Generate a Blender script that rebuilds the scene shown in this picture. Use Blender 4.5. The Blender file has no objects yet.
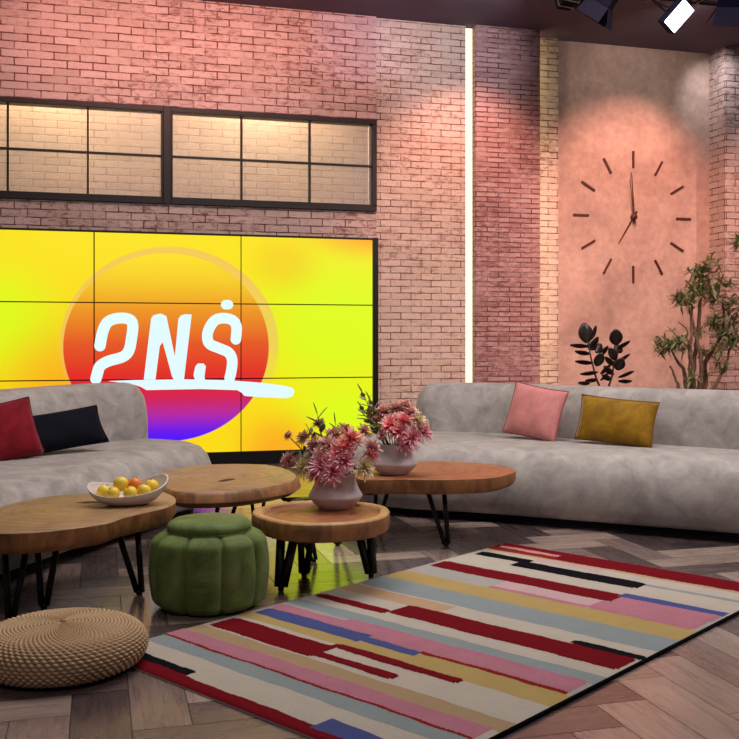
import bpy, bmesh, math, random
from mathutils import Vector, Matrix
random.seed(7)
PI = math.pi
SC = bpy.context.scene
COL = SC.collection

# ---------------------------------------------------------------- camera numbers
F = 980.0; PH = math.radians(15.5); CH = 1.3; HV = 340.0
RX, RY = math.cos(PH), -math.sin(PH)
FX, FY = math.sin(PH), math.cos(PH)
def ray(u, v):
    a = (u-369.5)/F
    return (FX+a*RX, FY+a*RY, (HV-v)/F)
def onz(u, v, z=0.0):
    d = ray(u, v); t = (z-CH)/d[2]
    return Vector((d[0]*t, d[1]*t, z))
def ony(u, v, y):
    d = ray(u, v); t = y/d[1]
    return Vector((d[0]*t, y, CH+d[2]*t))
def ont(u, v, t):
    d = ray(u, v)
    return Vector((d[0]*t, d[1]*t, CH+d[2]*t))

# ---------------------------------------------------------------- materials
def lin(c):
    return tuple(((x/255)/12.92 if x/255 <= .04045 else ((x/255+.055)/1.055)**2.4) for x in c)+(1.0,)
class NT:
    def __init__(s, name):
        s.m = bpy.data.materials.new(name); s.m.use_nodes = True
        s.t = s.m.node_tree; s.b = s.t.nodes['Principled BSDF']; s.out = s.t.nodes['Material Output']
    def n(s, typ, **kw):
        o = s.t.nodes.new(typ)
        for k, v in kw.items():
            if k in o.inputs: s.put(o.inputs[k], v)
            else: setattr(o, k, v)
        return o
    def put(s, sock, v):
        if isinstance(v, bpy.types.NodeSocket): s.t.links.new(v, sock)
        else: sock.default_value = v
    def math(s, op, a, b=0.0, c=None, clamp=False):
        o = s.t.nodes.new('ShaderNodeMath'); o.operation = op; o.use_clamp = clamp
        s.put(o.inputs[0], a); s.put(o.inputs[1], b)
        if c is not None: s.put(o.inputs[2], c)
        return o.outputs[0]
    def mix(s, f, a, b, mode='MIX'):
        o = s.t.nodes.new('ShaderNodeMixRGB'); o.blend_type = mode
        s.put(o.inputs[0], f); s.put(o.inputs[1], a); s.put(o.inputs[2], b)
        return o.outputs[0]
    def ramp(s, f, stops, interp='LINEAR'):
        o = s.t.nodes.new('ShaderNodeValToRGB'); r = o.color_ramp; r.interpolation = interp
        while len(r.elements) > 1: r.elements.remove(r.elements[-1])
        for i, (p, c) in enumerate(stops):
            e = r.elements[0] if i == 0 else r.elements.new(p)
            e.position = p; e.color = c if len(c) == 4 else lin(c)
        s.put(o.inputs[0], f)
        return o.outputs[0]
    def obj(s): return s.n('ShaderNodeTexCoord').outputs['Object']
    def noise(s, vec, scale, detail=3, rough=.55, dist=0.0):
        o = s.n('ShaderNodeTexNoise'); s.put(o.inputs['Vector'], vec)
        o.inputs['Scale'].default_value = scale; o.inputs['Detail'].default_value = detail
        o.inputs['Roughness'].default_value = rough; o.inputs['Distortion'].default_value = dist
        return o.outputs['Fac']
    def scale(s, vec, sc):
        o = s.n('ShaderNodeMapping'); s.put(o.inputs['Vector'], vec); o.inputs['Scale'].default_value = sc
        return o.outputs[0]
    def bump(s, h, strength=.3, dist=.01):
        o = s.n('ShaderNodeBump'); s.put(o.inputs['Height'], h)
        o.inputs['Strength'].default_value = strength; o.inputs['Distance'].default_value = dist
        s.t.links.new(o.outputs[0], s.b.inputs['Normal'])
    def col(s, v): s.put(s.b.inputs['Base Color'], v)
    def rough(s, v): s.put(s.b.inputs['Roughness'], v)

def plain(name, c, rough=.5, metal=0.0, sheen=0.0, var=.12, sc=20):
    k = NT(name); c = lin(c)
    nz = k.noise(k.obj(), sc, 3)
    d = tuple(x*(1-var) for x in c[:3])+(1,); l = tuple(min(1, x*(1+var)) for x in c[:3])+(1,)
    k.col(k.mix(nz, d, l)); k.rough(rough); k.b.inputs['Metallic'].default_value = metal
    if sheen:
        k.b.inputs['Sheen Weight'].default_value = sheen; k.b.inputs['Sheen Roughness'].default_value = .4
    return k.m
def fabric(name, c, c2, sheen=.4, sc=4, bump=.15, fine=260, rough=.85):
    k = NT(name); o = k.obj()
    nz = k.noise(o, sc, 5, .65, .6)
    k.col(k.ramp(nz, [(.32, c2), (.68, c)])); k.rough(rough)
    k.b.inputs['Sheen Weight'].default_value = sheen; k.b.inputs['Sheen Roughness'].default_value = .35
    k.b.inputs['Specular IOR Level'].default_value = .15
    k.bump(k.noise(o, fine, 2), bump, .004)
    return k.m
def emit(name, c, st):
    k = NT(name); k.col((0, 0, 0, 1)); k.b.inputs['Emission Color'].default_value = lin(c)
    k.b.inputs['Emission Strength'].default_value = st; k.rough(.4)
    return k.m
def brick(name, bw, bh, c1, c2, mort, wear, wlo=.55, whi=.66, msize=.007, seed=0.0):
    k = NT(name); o = k.obj()
    sp = k.n('ShaderNodeSeparateXYZ'); k.put(sp.inputs[0], o)
    cb = k.n('ShaderNodeCombineXYZ')
    k.put(cb.inputs[0], k.math('ADD', k.math('ADD', sp.outputs[0], sp.outputs[1]), seed))
    k.put(cb.inputs[1], sp.outputs[2])
    wob = k.n('ShaderNodeVectorMath', operation='ADD')
    nz3 = k.n('ShaderNodeTexNoise'); k.put(nz3.inputs['Vector'], o); nz3.inputs['Scale'].default_value = 9
    sc3 = k.n('ShaderNodeVectorMath', operation='SCALE'); k.put(sc3.inputs[0], nz3.outputs['Color']); sc3.inputs['Scale'].default_value = .012
    k.put(wob.inputs[0], cb.outputs[0]); k.put(wob.inputs[1], sc3.outputs[0])
    b = k.n('ShaderNodeTexBrick'); k.put(b.inputs['Vector'], wob.outputs[0])
    b.inputs['Scale'].default_value = 1; b.inputs['Brick Width'].default_value = bw; b.inputs['Row Height'].default_value = bh
    b.inputs['Mortar Size'].default_value = msize; b.inputs['Mortar Smooth'].default_value = .25; b.inputs['Bias'].default_value = 0
    b.inputs['Color1'].default_value = lin(c1); b.inputs['Color2'].default_value = lin(c2); b.inputs['Mortar'].default_value = lin(c1)
    st = k.scale(o, (1, 1, 2.2))
    mk = k.ramp(k.noise(o, 6.0, 4, .6), [(.36, (.25, .25, .25, 1)), (.56, (1, 1, 1, 1))])
    bc = k.mix(k.mix(1.0, b.outputs['Fac'], mk, 'MULTIPLY'), b.outputs['Color'], lin(mort))
    w = k.noise(st, 11, 6, .74, .4)
    wf = k.ramp(w, [(wlo, (0, 0, 0, 1)), (whi, (1, 1, 1, 1))])
    w2 = k.noise(o, 1.1, 2)
    wf2 = k.mix(1.0, wf, k.ramp(w2, [(.35, (.15, .15, .15, 1)), (.6, (1, 1, 1, 1))]), 'MULTIPLY')
    c = k.mix(k.math('MULTIPLY', wf2, .8), bc, lin(wear))
    fine = k.noise(o, 45, 4)
    c = k.mix(.25, c, k.ramp(fine, [(.3, (150, 150, 150)), (.7, (255, 255, 255))]), 'MULTIPLY')
    k.col(c); k.rough(.8)
    h = k.math('SUBTRACT', k.math('MULTIPLY', fine, .35), k.math('ADD', b.outputs['Fac'], k.math('MULTIPLY', wf2, .3)))
    k.bump(h, .55, .012)
    return k.m

M = {}
M['brick'] = brick('whitewashed brick', .25, .079, (214, 190, 182), (194, 170, 160), (96, 54, 48), (124, 64, 56), .50, .62)
M['brickpier'] = brick('whitewashed brick of the pier', .235, .073, (218, 200, 186), (204, 184, 168), (98, 60, 48), (136, 80, 62), .50, .64, .006, .07)
M['brickdark'] = brick('thin red brick', .27, .056, (196, 164, 160), (176, 136, 134), (96, 62, 62), (118, 70, 72), .44, .60, .008, .11)
M['brickwin'] = brick('pale brick behind the window', .25, .079, (210, 186, 156), (200, 174, 144), (164, 134, 106), (176, 140, 108), .6, .75, .006)
k = NT('cloudy plaster'); o = k.obj()
nz = k.noise(o, 1.6, 6, .62, .4); nb = k.noise(o, 12, 5, .6)
c = k.ramp(nz, [(.3, (172, 144, 134)), (.55, (200, 170, 156)), (.75, (212, 184, 170))])
k.col(k.mix(.35, c, k.ramp(nb, [(.3, (150, 150, 150)), (.7, (255, 255, 255))]), 'MULTIPLY')); k.rough(.75); k.bump(nb, .15, .01)
M['plaster'] = k.m
M['ceiling'] = plain('dark ceiling', (92, 78, 96), .9, var=.25, sc=2)
M['black'] = plain('black metal', (14, 13, 14), .42, .3)
M['frame'] = plain('dark window steel', (26, 16, 16), .5, .2)
M['blackplastic'] = plain('black plastic', (20, 21, 26), .4)
M['bluemetal'] = plain('dark blue lamp metal', (9, 14, 32), .55, 0)
for q_ in ('blackplastic', 'bluemetal'):
    M[q_].node_tree.nodes['Principled BSDF'].inputs['Specular IOR Level'].default_value = .08
    M[q_].node_tree.nodes['Principled BSDF'].inputs['Roughness'].default_value = .8
M['silver'] = plain('silver metal', (150, 146, 148), .35, .8)
M['sofa'] = fabric('grey velvet', (176, 168, 163), (138, 130, 126), .25, 7.0, .12, 220)
M['sofabase'] = plain('sofa plinth', (16, 14, 14), .8)
M['pink'] = fabric('pink cushion cloth', (208, 138, 134), (188, 116, 114), .3, 9)
M['mustard'] = fabric('mustard velvet', (158, 116, 22), (116, 82, 12), .35, 9, rough=.6)
M['red'] = fabric('red cushion cloth', (138, 24, 38), (104, 14, 28), .2, 9)
M['navy'] = fabric('navy cushion cloth', (9, 10, 26), (5, 6, 16), .0, 9)
M['green'] = fabric('green velvet', (118, 134, 76), (78, 94, 46), .06, 7, .1, rough=.6)
M['darkgreen'] = plain('dark pouf base', (18, 22, 12), .8)
M['vase'] = plain('chalky lilac ceramic', (206, 190, 190), .55, var=.04)
M['bowl'] = plain('white ceramic', (216, 206, 200), .4, var=.04)
M['yellowfruit'] = plain('yellow fruit skin', (240, 204, 60), .4, var=.14, sc=30)
M['orangefruit'] = plain('orange fruit skin', (232, 126, 52), .4, var=.15, sc=30)
M['leafdark'] = plain('rubber plant leaf', (40, 30, 28), .35, var=.3)
M['stemdark'] = plain('rubber plant stem', (66, 44, 34), .6)
M['bark'] = plain('brown bark', (138, 100, 82), .85, var=.35, sc=25)
M['leafgreen'] = plain('narrow green leaf', (150, 148, 98), .5, var=.35, sc=6)
M['pot'] = plain('dark plant pot', (60, 54, 52), .6)
M['soil'] = plain('soil', (40, 30, 24), .95)
M['greensprig'] = plain('sprig green', (98, 118, 74), .55, var=.3)
M['stem'] = plain('flower stem', (86, 100, 52), .6)
M['clock'] = plain('dark bronze', (96, 54, 44), .4, .4)
def petal(name, a, b):
    k = NT(name)
    ln = k.n('ShaderNodeVectorMath', operation='LENGTH'); k.put(ln.inputs[0], k.obj())
    k.col(k.ramp(k.math('DIVIDE', ln.outputs['Value'], .07), [(.25, a), (.95, b)])); k.rough(.6)
    return k.m
M['p_magenta'] = petal('magenta petals', (196, 62, 100), (244, 180, 188))
M['p_pink'] = petal('pink petals', (226, 92, 104), (246, 170, 168))
M['p_dusty'] = petal('dusty rose petals', (200, 126, 124), (244, 204, 194))
M['p_cream'] = petal('cream petals', (206, 190, 120), (242, 226, 200))
M['led'] = emit('warm led strip', (255, 238, 200), 1.5)
M['lampwhite'] = emit('lit lamp panel', (240, 246, 255), 6)
# wood slab
def slabwood(name, ca, cb, cc):
    k = NT(name); o = k.obj()
    w = k.n('ShaderNodeTexWave', wave_type='RINGS', rings_direction='Z', wave_profile='SAW')
    k.put(w.inputs['Vector'], k.scale(o, (1, 1.15, .25))); w.inputs['Scale'].default_value = 4.2
    w.inputs['Distortion'].default_value = 3.5; w.inputs['Detail'].default_value = 3; w.inputs['Detail Scale'].default_value = 1.2
    nz = k.noise(k.scale(o, (1, 1, 3)), 5, 5, .6, 1)
    f = k.math('ADD', k.math('MULTIPLY', w.outputs['Fac'], .18), k.math('MULTIPLY', nz, .72))
    k.col(k.ramp(f, [(.25, ca), (.5, cb), (.8, cc)])); k.rough(.48)
    k.bump(f, .12, .006)
    return k.m
M['wood'] = slabwood('teak slab top', (122, 90, 58), (156, 120, 82), (180, 146, 106))
M['woodred'] = slabwood('reddish slab top', (120, 66, 38), (158, 96, 60), (180, 118, 80))
def barkwood(name, ca, cb):
    k = NT(name); o = k.obj()
    nz = k.noise(k.scale(o, (1, 1, .35)), 9, 5, .65, 1.2)
    k.col(k.ramp(nz, [(.3, ca), (.62, cb)])); k.rough(.5); k.bump(nz, .3, .01)
    return k.m
M['edge'] = barkwood('live edge of slab', (98, 60, 30), (160, 108, 62))
M['edgelight'] = barkwood('pale rim of slab', (168, 124, 78), (198, 154, 102))
M['crack'] = plain('dark crack in wood', (46, 28, 16), .8)
# wicker
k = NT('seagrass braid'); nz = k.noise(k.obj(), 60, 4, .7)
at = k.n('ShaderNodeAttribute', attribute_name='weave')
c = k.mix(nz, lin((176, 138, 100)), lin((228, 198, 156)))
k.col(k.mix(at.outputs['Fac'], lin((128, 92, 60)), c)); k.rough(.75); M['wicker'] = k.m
# floor planks
k = NT('herringbone planks')
at = k.n('ShaderNodeAttribute', attribute_name='tone')
uv = k.n('ShaderNodeTexCoord').outputs['UV']
g1 = k.noise(k.scale(uv, (2.2, 22, 1)), 1.0, 6, .65, .8)
g2 = k.noise(k.scale(uv, (5, 90, 1)), 1.0, 3, .6, .2)
big = k.noise(uv, 3.0, 3)
f = k.math('ADD', k.math('MULTIPLY', g1, .45), k.math('ADD', k.math('MULTIPLY', k.math('POWER', at.outputs['Fac'], 1.6), .49), k.math('MULTIPLY', big, .2)))
c = k.ramp(f, [(.25, (58, 48, 50)), (.46, (94, 78, 77)), (.66, (140, 118, 112)), (.85, (180, 158, 144))])
k.col(k.mix(.3, c, k.ramp(g2, [(.3, (140, 135, 135)), (.7, (255, 255, 255))]), 'MULTIPLY'))
k.rough(k.math('ADD', .2, k.math('MULTIPLY', g1, .16))); k.bump(g2, .08, .003)
k.b.inputs['Coat Weight'].default_value = .7; k.b.inputs['Coat Roughness'].default_value = .13
M['floor'] = k.m
M['gap'] = plain('plank joints', (34, 26, 24), .8)
# frosted glass
k = NT('window glass')
tr = k.n('ShaderNodeBsdfTransparent'); tr.inputs[0].default_value = (.93, .94, .96, 1)
k.b.inputs['Base Color'].default_value = lin((206, 204, 208)); k.rough(.25)
k.b.inputs['Transmission Weight'].default_value = 0.0
nz = k.noise(k.obj(), 1.3, 2)
ms = k.n('ShaderNodeMixShader'); k.put(ms.inputs[0], k.math('ADD', .74, k.math('MULTIPLY', nz, .14)))
k.t.links.new(k.b.outputs[0], ms.inputs[1]); k.t.links.new(tr.outputs[0], ms.inputs[2])
k.t.links.new(ms.outputs[0], k.out.inputs[0]); M['glass'] = k.m
# rug yarns
RUGC = dict(cream=(206, 194, 180), red=(126, 14, 28), redbrown=(150, 40, 30), black=(16, 14, 22), pinkline=(214, 150, 146),
            pink=(188, 124, 140), palepink=(212, 178, 178), yellow=(196, 168, 108), greyblue=(154, 164, 166), grey=(184, 178, 172),
            beige=(186, 158, 122), peach=(204, 168, 134), blue=(82, 92, 148))
for n, cc in RUGC.items():
    k = NT('rug yarn '+n); o = k.obj()
    nz = k.noise(o, 90 if 'pink' in n else 160, 3 if 'pink' in n else 2); n2 = k.noise(k.scale(o, (1, 1, 1)), 7, 3)
    c0 = tuple(x*.77 for x in lin(cc)); dk = tuple(x*.72 for x in c0[:3])+(1,)
    k.col(k.mix(k.math('ADD', k.math('MULTIPLY', nz, .6), k.math('MULTIPLY', n2, .4)), dk, tuple(min(1, x*(1.35 if n == 'pink' else 1.15)) for x in c0[:3])+(1,)))
    k.rough(.95); k.b.inputs['Specular IOR Level'].default_value = .08; k.bump(nz, .35, .006); M['rug_'+n] = k.m

# ---------------------------------------------------------------- mesh helpers
class MB:
    def __init__(s): s.v = []; s.f = []; s.mi = []; s.cur = 0
    def add(s, vs, fs, mat=None):
        o = len(s.v); s.v += [Vector(p) for p in vs]
        s.f += [[i+o for i in f] for f in fs]; s.mi += [s.cur if mat is None else mat]*len(fs)
    def box(s, a, b, mat=None, xf=None):
        x0, y0, z0 = a; x1, y1, z1 = b
        vs = [Vector(p) for p in ((x0,y0,z0),(x1,y0,z0),(x1,y1,z0),(x0,y1,z0),(x0,y0,z1),(x1,y0,z1),(x1,y1,z1),(x0,y1,z1))]
        if xf: vs = [xf @ p for p in vs]
        s.add(vs, [(3,2,1,0),(4,5,6,7),(0,1,5,4),(1,2,6,5),(2,3,7,6),(3,0,4,7)], mat)
        return s
    def rings(s, rings, close0=True, close1=True, mat=None, wrap=True):
        n = len(rings[0]); vs = [p for r in rings for p in r]; fs = []
        for i in range(len(rings)-1):
            for j in range(n if wrap else n-1):
                j2 = (j+1) % n
                fs.append((i*n+j, i*n+j2, (i+1)*n+j2, (i+1)*n+j))
        if close0: fs.append(tuple(range(n))[::-1])
        if close1: fs.append(tuple((len(rings)-1)*n+j for j in range(n)))
        s.add(vs, fs, mat); return s
    def tube(s, path, rad, seg=8, mat=None):
        path = [Vector(p) for p in path]
        if not isinstance(rad, (list, tuple)): rad = [rad]*len(path)
        rs = []; up = Vector((.3, .2, 1)).normalized()
        for i, p in enumerate(path):
            d = (path[min(i+1, len(path)-1)]-path[max(i-1, 0)]).normalized()
            x = d.cross(up)
            if x.length < .05: x = d.cross(Vector((1, 0, 0)))
            x.normalize(); y = d.cross(x).normalized()
            rs.append([p+(x*math.cos(2*PI*k/seg)+y*math.sin(2*PI*k/seg))*rad[i] for k in range(seg)])
        return s.rings(rs, mat=mat)
    def lathe(s, prof, seg=32, mat=None, center=(0, 0, 0), rfun=None):
        c = Vector(center); rs = []
        for r, z in prof:
            rs.append([c+Vector((math.cos(a)*r*(rfun(a, z) if rfun else 1), math.sin(a)*r*(rfun(a, z) if rfun else 1), z)) for a in (2*PI*k/seg for k in range(seg))])
        return s.rings(rs, mat=mat)
    def build(s, name, mats, parent=None, smooth=False, origin=None, weld=False, bevel=0):
        me = bpy.data.meshes.new(name)
        vs = s.v if origin is None else [p-Vector(origin) for p in s.v]
        me.from_pydata([tuple(p) for p in vs], [], s.f)
        if not isinstance(mats, (list, tuple)): mats = [mats]
        for m in mats: me.materials.append(m)
        for p, i in zip(me.polygons, s.mi): p.material_index = i; p.use_smooth = smooth
        bm = bmesh.new(); bm.from_mesh(me)
        if weld: bmesh.ops.remove_doubles(bm, verts=bm.verts, dist=1e-5)
        if len(mats) > 0: bmesh.ops.recalc_face_normals(bm, faces=bm.faces)
        bm.to_mesh(me); bm.free(); me.update()
        o = bpy.data.objects.new(name, me); COL.objects.link(o)
        if parent: o.parent = parent
        elif origin is not None: o.location = origin
        if bevel:
            bv = o.modifiers.new('bevel', 'BEVEL'); bv.width = bevel; bv.segments = 2; bv.limit_method = 'ANGLE'
        return o
def sharp(o, deg=35):
    o.data.set_sharp_from_angle(angle=math.radians(deg))
def tag(o, label, cat, group=None):
    o['label'] = label; o['category'] = cat
    if group: o['group'] = group
    return o
def thing(name, label, cat, loc, group=None, rz=0):
    o = bpy.data.objects.new(name, None); COL.objects.link(o); o.empty_display_size = .1
    o.location = loc; o.rotation_euler = (0, 0, rz)
    return tag(o, label, cat, group)
def struct(o, label=None):
    o['kind'] = 'structure'
    if label: o['label'] = label
    return o
def dup(root, loc=None, rot=None, label=None, group=None, scale=None):
    r = root.copy(); COL.objects.link(r)
    if loc is not None: r.location = loc
    if rot is not None: r.rotation_euler = rot
    if scale is not None: r.scale = (scale,)*3
    if label: r['label'] = label
    if group: r['group'] = group
    for ch in list(root.children):
        c = ch.copy(); COL.objects.link(c); c.parent = r
        for g in list(ch.children):
            d = g.copy(); COL.objects.link(d); d.parent = c
    return r
def catmull(pts, per=8, closed=True):
    pts = [Vector(p) for p in pts]; n = len(pts); out = []
    rng = range(n) if closed else range(n-1)
    for i in rng:
        p0, p1, p2, p3 = (pts[(i-1) % n], pts[i], pts[(i+1) % n], pts[(i+2) % n]) if closed else (pts[max(i-1, 0)], pts[i], pts[i+1], pts[min(i+2, n-1)])
        for k in range(per):
            t = k/per
            out.append(.5*((2*p1)+(p2-p0)*t+(2*p0-5*p1+4*p2-p3)*t*t+(3*p1-p0-3*p2+p3)*t**3))
    if not closed: out.append(pts[-1])
    return out
def resample(poly, n):
    L = [0.0]; m = len(poly)
    for i in range(m): L.append(L[-1]+(poly[(i+1) % m]-poly[i]).length)
    out = []; j = 0
    for k in range(n):
        d = L[-1]*k/n
        while L[j+1] < d: j += 1
        t = (d-L[j])/max(1e-9, L[j+1]-L[j]); out.append(poly[j].lerp(poly[(j+1) % m], t))
    return out
def area2(p): return sum(p[i].x*p[(i+1) % len(p)].y-p[(i+1) % len(p)].x*p[i].y for i in range(len(p)))
def inset(poly, d, it=1):
    n = len(poly)
    for _ in range(it):
        q = []
        for i in range(n):
            t = (poly[(i+1) % n]-poly[i-1]).normalized()
            q.append(poly[i]+Vector((-t.y, t.x))*(d/it))
        poly = q
    return poly
def smoothpoly(p, it=1):
    n = len(p)
    for _ in range(it): p = [p[i]*.5+(p[i-1]+p[(i+1) % n])*.25 for i in range(n)]
    return p
def blob(outline2d, prof, n=96, mb=None, fade=None, mat=None):
    """closed plan outline swept through (inset, z) rings"""
    p = [Vector((q[0], q[1])) for q in outline2d]
    if area2(p) < 0: p.reverse()
    p = resample(p, n)
    mb = mb or MB(); rs = []
    for d, z in prof:
        it = max(1, int(abs(d)/.02)); q = p
        for _ in range(it):
            q = inset(q, d/it)
            if abs(d) > .1: q = smoothpoly(q)
        rs.append([Vector((v.x, v.y, z)) for v in q])
    mb.rings(rs, mat=mat); return mb

# ================================================================ setting
Y0 = 10.33; YL = 10.29; YP = 10.25; YC = 10.35; YN = 10.53; YR = 10.21
CZ = 4.83
XW0, XW1 = -5.0, 10.5
# floor of herringbone planks
def make_floor():
    w, n = .2, 3; ox, oy = -.09, .55; me = bpy.data.meshes.new('floor'); V = []; Fc = []; tone = []; uvs = []
    x0, x1, y0, y1 = XW0, XW1, -2.0, YN+.05
    rnd = random.Random(3)
    def clip(a, b, lo, hi): return max(a, lo), min(b, hi)
    g = .0018
    for i in range(int(x0/w)-6, int(x1/w)+7):
        for j in range(int(y0/w)-6, int(y1/w)+7):
            m = (i-j) % (2*n)
            if m == 0: ax, ay, bx, by, hor = i*w+ox, j*w+oy, (i+n)*w+ox, (j+1)*w+oy, True
            elif m == 2*n-1: ax, ay, bx, by, hor = i*w+ox, j*w+oy, (i+1)*w+ox, (j+n)*w+oy, False
            else: continue
            ax, bx = clip(ax+g, bx-g, x0, x1); ay, by = clip(ay+g, by-g, y0, y1)
            if bx-ax < .004 or by-ay < .004: continue
            o = len(V); V += [(ax, ay, 0), (bx, ay, 0), (bx, by, 0), (ax, by, 0)]; Fc.append((o, o+1, o+2, o+3))
            t = rnd.random()
            if not hor and (abs(ax-1.71) < .02 and abs(by-3.15) < .05 or abs(ax-2.11) < .02 and abs(by-3.55) < .05): t = .95
            tone.append(t); ou, ov = rnd.random()*20, rnd.random()*20
            lx, ly = bx-ax, by-ay
            uvs.append([(ou, ov), (ou+lx, ov), (ou+lx, ov+ly), (ou, ov+ly)] if hor else [(ou, ov), (ou, ov+lx), (ou+ly, ov+lx), (ou+ly, ov)])
    o = len(V); V += [(x0, y0, -.003), (x1, y0, -.003), (x1, y1, -.003), (x0, y1, -.003), (x0, y0, -.08), (x1, y0, -.08), (x1, y1, -.08), (x0, y1, -.08)]
    ex = [(0,1,2,3), (7,6,5,4), (0,4,5,1), (1,5,6,2), (2,6,7,3), (3,7,4,0)]
    Fc += [tuple(o+q for q in f) for f in ex]; tone += [.3]*6; uvs += [[(0, 0)]*4]*6
    me.from_pydata(V, [], Fc); me.materials.append(M['floor']); me.materials.append(M['gap'])
    for i in range(len(Fc)-6, len(Fc)): me.polygons[i].material_index = 1
    at = me.attributes.new('tone', 'FLOAT', 'FACE')
    for i, t in enumerate(tone): at.data[i].value = t
    ul = me.uv_layers.new(name='UVMap')
    for p in me.polygons:
        for q, li in enumerate(p.loop_indices): ul.data[li].uv = uvs[p.index][q]
    ob = bpy.data.objects.new('floor', me); COL.objects.link(ob); struct(ob)
make_floor()
struct(MB().box((XW0, -2, CZ), (XW1, YN+.2, CZ+.1)).build('ceiling', M['ceiling']))

WZ0, WZ1 = 2.70, 3.70; WXA, WXM0, WXM1, WXB = -1.60, .63, .745, 2.93
w = MB()
w.box((XW0, YL, 0), (WXA, YL+.16, CZ)); w.box((WXA, YL, WZ1), (WXB, YL+.16, CZ)); w.box((WXA, YL, 0), (WXB, YL+.16, WZ0))
struct(w.build('wall_back', M['brick']), 'whitewashed brick wall around the long window')
struct(MB().box((WXA-.3, YL+.62, WZ0-.4), (WXB+.3, YL+.70, CZ)).build('wall_recess', M['brickwin']), 'pale brick seen through the window panes')
struct(MB().box((2.93, Y0, 0), (3.985, Y0+.3, CZ)).build('wall_pier', M['brickpier']), 'brick pier right of the video wall')
struct(MB().box((3.90, Y0+.09, 0), (4.72, Y0+.3, CZ)).build('trim_1', M['brickpier']), 'backing behind the light strip')
struct(MB().box((4.075, YP, 0), (4.86, YP+.08, CZ)).build('wall_panel', M['brickdark']), 'dark thin-brick panel right of the light strip')
struct(MB().box((4.72, YC+.13, 0), (5.205, YN+.1, CZ)).build('wall_jamb', M['brickpier']), 'narrow brick jamb left of the clock niche')
struct(MB().box((5.1, YN, 0), (7.4, YN+.12, CZ)).build('wall_niche', M['plaster']), 'cloudy plaster wall behind the clock')
struct(MB().box((7.27, YR, 0), (XW1, YN+.12, CZ)).build('wall_right', M['brick']), 'brick wall right of the clock niche')

# windows
def window(name, xs, label, sl, sr):
    t = bpy.data.objects.new(name, None); COL.objects.link(t); t.location = (xs[0], YL-.03, WZ0); struct(t, label)
    X = [x-xs[0] for x in xs]; W = X[-1]; Hh = WZ1-WZ0; fr = .052; mid = 3.195-WZ0
    f = MB(); d0, d1 = 0, .15
    f.box((0, d0, 0), (W, d1, fr+.02)); f.box((0, d0, Hh-fr), (W, d1, Hh)); f.box((0, d0, fr), (sl, d1, Hh-fr)); f.box((W-sr, d0, fr), (W, d1, Hh-fr))
    f.build('window_frame', M['frame'], t, bevel=.004)
    for x in X[1:-1]:
        MB().box((x-.011, .03, fr), (x+.011, .07, Hh-fr)).build('glazing_bar', M['frame'], t)
    MB().box((sl, .032, mid-.011), (W-sr, .068, mid+.011)).build('glazing_bar', M['frame'], t)
    zs = [fr, mid, Hh-fr]
    for i in range(len(X)-1):
        for q in range(2):
            MB().box((X[i]+(.015 if i else sl+.003), .048, zs[q]+.005), (X[i+1]-(.015 if i < len(X)-2 else sr+.003), .054, zs[q+1]-.005)).build('pane', M['glass'], t)
    return t
window('window_1', [WXA, -.858, -.096, WXM0+.02], 'left black steel window of six panes over the video wall', .05, .02)
window('window_2', [WXM1-.02, 1.458, 2.19, WXB], 'right black steel window of six panes over the video wall', .02, .05)
struct(MB().box((WXM0+.022, YL-.04, WZ0), (WXM1-.022, YL+.16, WZ1)).build('trim_2', M['frame']), 'dark post between the two windows')

# led strip
ledt = thing('light_strip', 'tall glowing warm white strip between brick pier and dark brick panel', 'light strip', (4.028, Y0+.02, 0))
MB().box((-.042, -.012, .02), (.042, .012, CZ-.02)).build('diffuser', M['led'], ledt)
MB().box((-.044, .013, .0), (.044, .066, CZ-.01)).build('channel', M['silver'], ledt)
ledb = thing('light_strip', 'light strip tucked behind right edge of dark brick panel, washing the narrow jamb', 'light strip', (4.825, YP+.105, 0))
MB().box((-.012, -.012, .02), (.012, .012, CZ-.02)).build('diffuser', emit('jamb led', (255, 232, 176), 11.0), ledb)
MB().box((-.02, -.024, .0), (.02, -.0125, CZ-.01)).build('channel', M['silver'], ledb)

# ================================================================ video wall
SX = [-1.50, -.035, 1.44, 2.868]; SZ = [.134, .898, 1.676, 2.386]; YS = 10.20
vw = thing('video_wall', 'glowing yellow nine-panel video wall showing a round orange logo', 'screen', (.70, YS, 0))
ks = NT('screen picture')
pos = ks.n('ShaderNodeNewGeometry').outputs['Position']
# position in the place is the same as position on the wall: object coordinates of the joined panels
sp = ks.n('ShaderNodeSeparateXYZ'); ks.put(sp.inputs[0], pos); PX, PZ = sp.outputs[0], sp.outputs[2]
def blobf(cx, cz, rx, rz, soft=1.0):
    dx = ks.math('DIVIDE', ks.math('SUBTRACT', PX, cx), rx); dz = ks.math('DIVIDE', ks.math('SUBTRACT', PZ, cz), rz)
    return ks.math('SQRT', ks.math('ADD', ks.math('MULTIPLY', dx, dx), ks.math('MULTIPLY', dz, dz)))
def fall(d, a, b):
    return ks.ramp(d, [(a, (1, 1, 1, 1)), (b, (0, 0, 0, 1))], 'EASE')
YEL, GRN, ORG = lin((250, 226, 0)), lin((222, 250, 8)), lin((250, 150, 24))
c = ks.mix(0.0, YEL, YEL)
for (cx, cz, rx, rz) in ((2.5, 1.45, 1.5, 1.2), (-.95, 1.45, .9, .8), (2.6, .5, 1.0, .5)):
    c = ks.mix(fall(blobf(cx, cz, rx, rz), .15, 1.0), c, GRN)
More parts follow.
